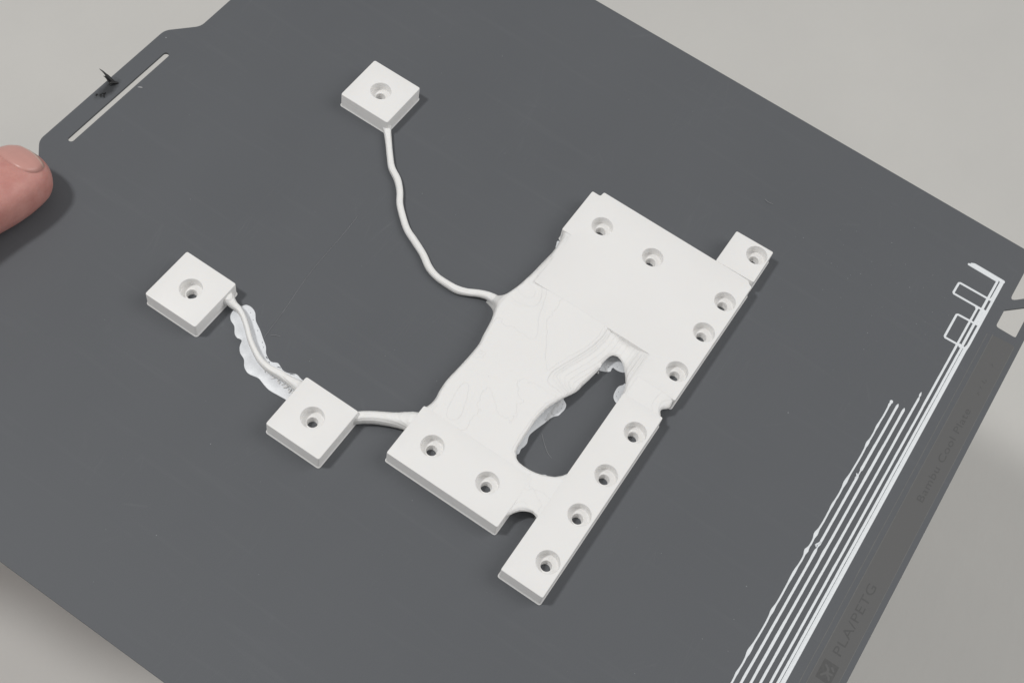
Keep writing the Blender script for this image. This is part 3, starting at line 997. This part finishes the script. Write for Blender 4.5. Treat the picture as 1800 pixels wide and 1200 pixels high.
def t_pt(s, lat=0.0, up=0.0):
    return T_TIP - T_AX * s + T_LAT * lat + T_UP * up
TK = 1.08
TS = [(a, b * TK, c * TK, d * TK) for a, b, c, d in [(0.0, 1.2, 0.8, 1.0), (0.35, 3.4, 2.2, 3.0), (1.2, 5.6, 3.6, 4.8), (2.8, 7.8, 5.0, 6.4), (5.0, 9.3, 6.0, 7.4), (8.0, 10.2, 6.7, 8.0), (12.0, 10.8, 7.2, 8.6), (17.0, 11.0, 7.1, 9.0), (23.0, 10.7, 7.6, 9.0),
      (29.0, 10.6, 9.2, 9.0), (34.0, 10.7, 9.4, 9.4), (42.0, 10.2, 9.0, 9.6), (52.0, 10.6, 9.4, 10.4), (62.0, 12.0, 10.8, 12.0)]]
def nail_top(s, lat):
    """height of the dorsal skin over the thumb's axis"""
    for a, b in zip(TS, TS[1:]):
        if a[0] <= s <= b[0]:
            t = (s - a[0]) / (b[0] - a[0])
            w = a[1] + (b[1] - a[1]) * t; hu = a[2] + (b[2] - a[2]) * t
            r = min(0.999, abs(lat) / w)
            return hu * (1 - r ** (2 / 0.88)) ** (0.44)
    return 5

hv, hf = [], []
def add(v, f):
    s = len(hv)
    hv.extend(v); hf.extend(tuple(s + i for i in q) for q in f)
secs = [(t_pt(s), T_LAT, T_UP, w, hu, hd) for s, w, hu, hd in TS]
palm_axis = Vector((0.35, -0.94, 0.0)).normalized()         # from wrist towards the knuckles
palm_lat = palm_axis.cross(Vector((0, 0, 1))).normalized()
wrist = Vector((-118.0, 338.0, -28.0))
UPV = Vector((0, 0, 1))
# thumb base bending round behind the plate's edge into the heel of the palm
p0, p1 = t_pt(62.0), t_pt(92.0) + Vector((0, 0, -8))
p2 = wrist + palm_axis * 34 + Vector((-8, 0, 2))
p3 = wrist + palm_axis * 6 + Vector((0, 0, -2))
def bez(t):
    return p0 * (1 - t) ** 3 + p1 * 3 * t * (1 - t) ** 2 + p2 * 3 * t * t * (1 - t) + p3 * t ** 3
for t, w, h in ((0.2, 13.5, 12.5), (0.4, 15.5, 14), (0.6, 17.5, 15), (0.8, 18, 15), (0.95, 15, 12)):
    c = bez(t)
    tan = (bez(t + 0.02) - bez(t - 0.02)).normalized()
    lat = tan.cross(UPV).normalized() * -1
    if lat.dot(T_LAT) < 0:
        lat = -lat
    up = lat.cross(tan)
    if up.z < 0:
        up = -up
    secs.append((c, lat, up, w, h, h))
add(*loft(secs))
psecs = []
for d, w, h in ((-90, 27, 22), (-50, 27, 21), (-15, 29, 19), (0, 31, 18), (20, 38, 17), (45, 42, 15), (68, 42, 13), (84, 40, 11), (92, 36, 8)):
    psecs.append((wrist + palm_axis * d + palm_lat * 4, palm_lat, UPV, w, h, h))
add(*loft(psecs, 32))
def finger(lat, start, lens_, curl, w, zoff=0):
    c = wrist + palm_axis * start + palm_lat * (4 + lat) + UPV * zoff
    ang = curl[0]
    ss = []
    def sec(c, ang, w):
        ax = palm_axis * math.cos(ang) + UPV * math.sin(ang)
        up = UPV * math.cos(ang) - palm_axis * math.sin(ang)
        cc = c.copy()
        cc.z = min(cc.z, -1.6 - w * 0.95)                    # the fingers stay under the sheet
        ss.append((cc, palm_lat, up, w, w * .92, w * .92))
        return ax
    sec(c - palm_axis * 12, 0, w * 1.05)
    for k, l in enumerate(lens_):
        for q in range(4):
            ax = sec(c, ang, w * (1 - 0.06 * k - 0.02 * q + (0.05 if q == 0 else 0)))
            c = c + ax * (l / 4)
        if k < len(lens_) - 1:
            ang += curl[k + 1]
    for d, f in ((0, .80), (2.2, .66), (3.8, .42), (4.6, .12)):
        ax = palm_axis * math.cos(ang) + UPV * math.sin(ang)
        sec(c + ax * d, ang, w * f)
    add(*loft(ss, 20))
for lat, st, ln, cu, w in ((29, 80, (38, 23, 17), (0.10, 0.16, 0.10), 9.3), (10, 86, (42, 27, 18), (0.08, 0.18, 0.10), 9.6), (-9, 82, (39, 25, 18), (0.08, 0.20, 0.12), 9.2), (-28, 72, (31, 19, 16), (0.10, 0.22, 0.14), 8.0)):
    finger(lat, st, ln, cu, w, 2)
person = thing("person", (-60, 258, 0), "bare hand pressing its thumb on the plate's rear edge beside the slotted tab", "person")
hand = link_mesh("hand", hv, hf, SKIN, person, None)
rm = hand.modifiers.new("merge", 'REMESH')
rm.mode = 'VOXEL'
rm.voxel_size = 0.9 * S
rm.use_smooth_shade = True
sm = hand.modifiers.new("smooth", 'SMOOTH')
sm.factor = 0.5
sm.iterations = 6

# thumbnail: a curved plate sunk at its sides into the skin
nv_, nf_, nm_ = [], [], []
NS, NL = 16, 14
for i in range(NS + 1):
    u = -1 + 2 * i / NS                                     # -1 at the free edge, 1 under the cuticle
    for j in range(NL + 1):
        q = -1 + 2 * j / NL
        uu = u * math.sqrt(1 - 0.40 * q * q)                # a disc-like rounded rectangle
        qq = q * math.sqrt(1 - 0.40 * u * u)
        se = 6.3 + 4.5 * uu
        lat = 8.2 * qq
        edge = max(abs(u), abs(q))
        h = nail_top(max(0.6, se), lat * 0.92) + 0.50 - 0.85 * abs(q) ** 8 - 0.95 * max(0.0, u) ** 8 - 0.25 * max(0.0, -u) ** 10
        nv_.append(tuple(t_pt(se, lat, h)))
for i in range(NS):
    for j in range(NL):
        a = i * (NL + 1) + j
        nf_.append((a, a + 1, a + NL + 2, a + NL + 1)); nm_.append(1 if i < 2 else 0)
nail = link_mesh("fingernail", nv_, nf_, [NAIL, NAIL_EDGE], hand, 80, nm_)
so = nail.modifiers.new("thickness", 'SOLIDIFY')
so.thickness = 0.5 * S
so.offset = -1
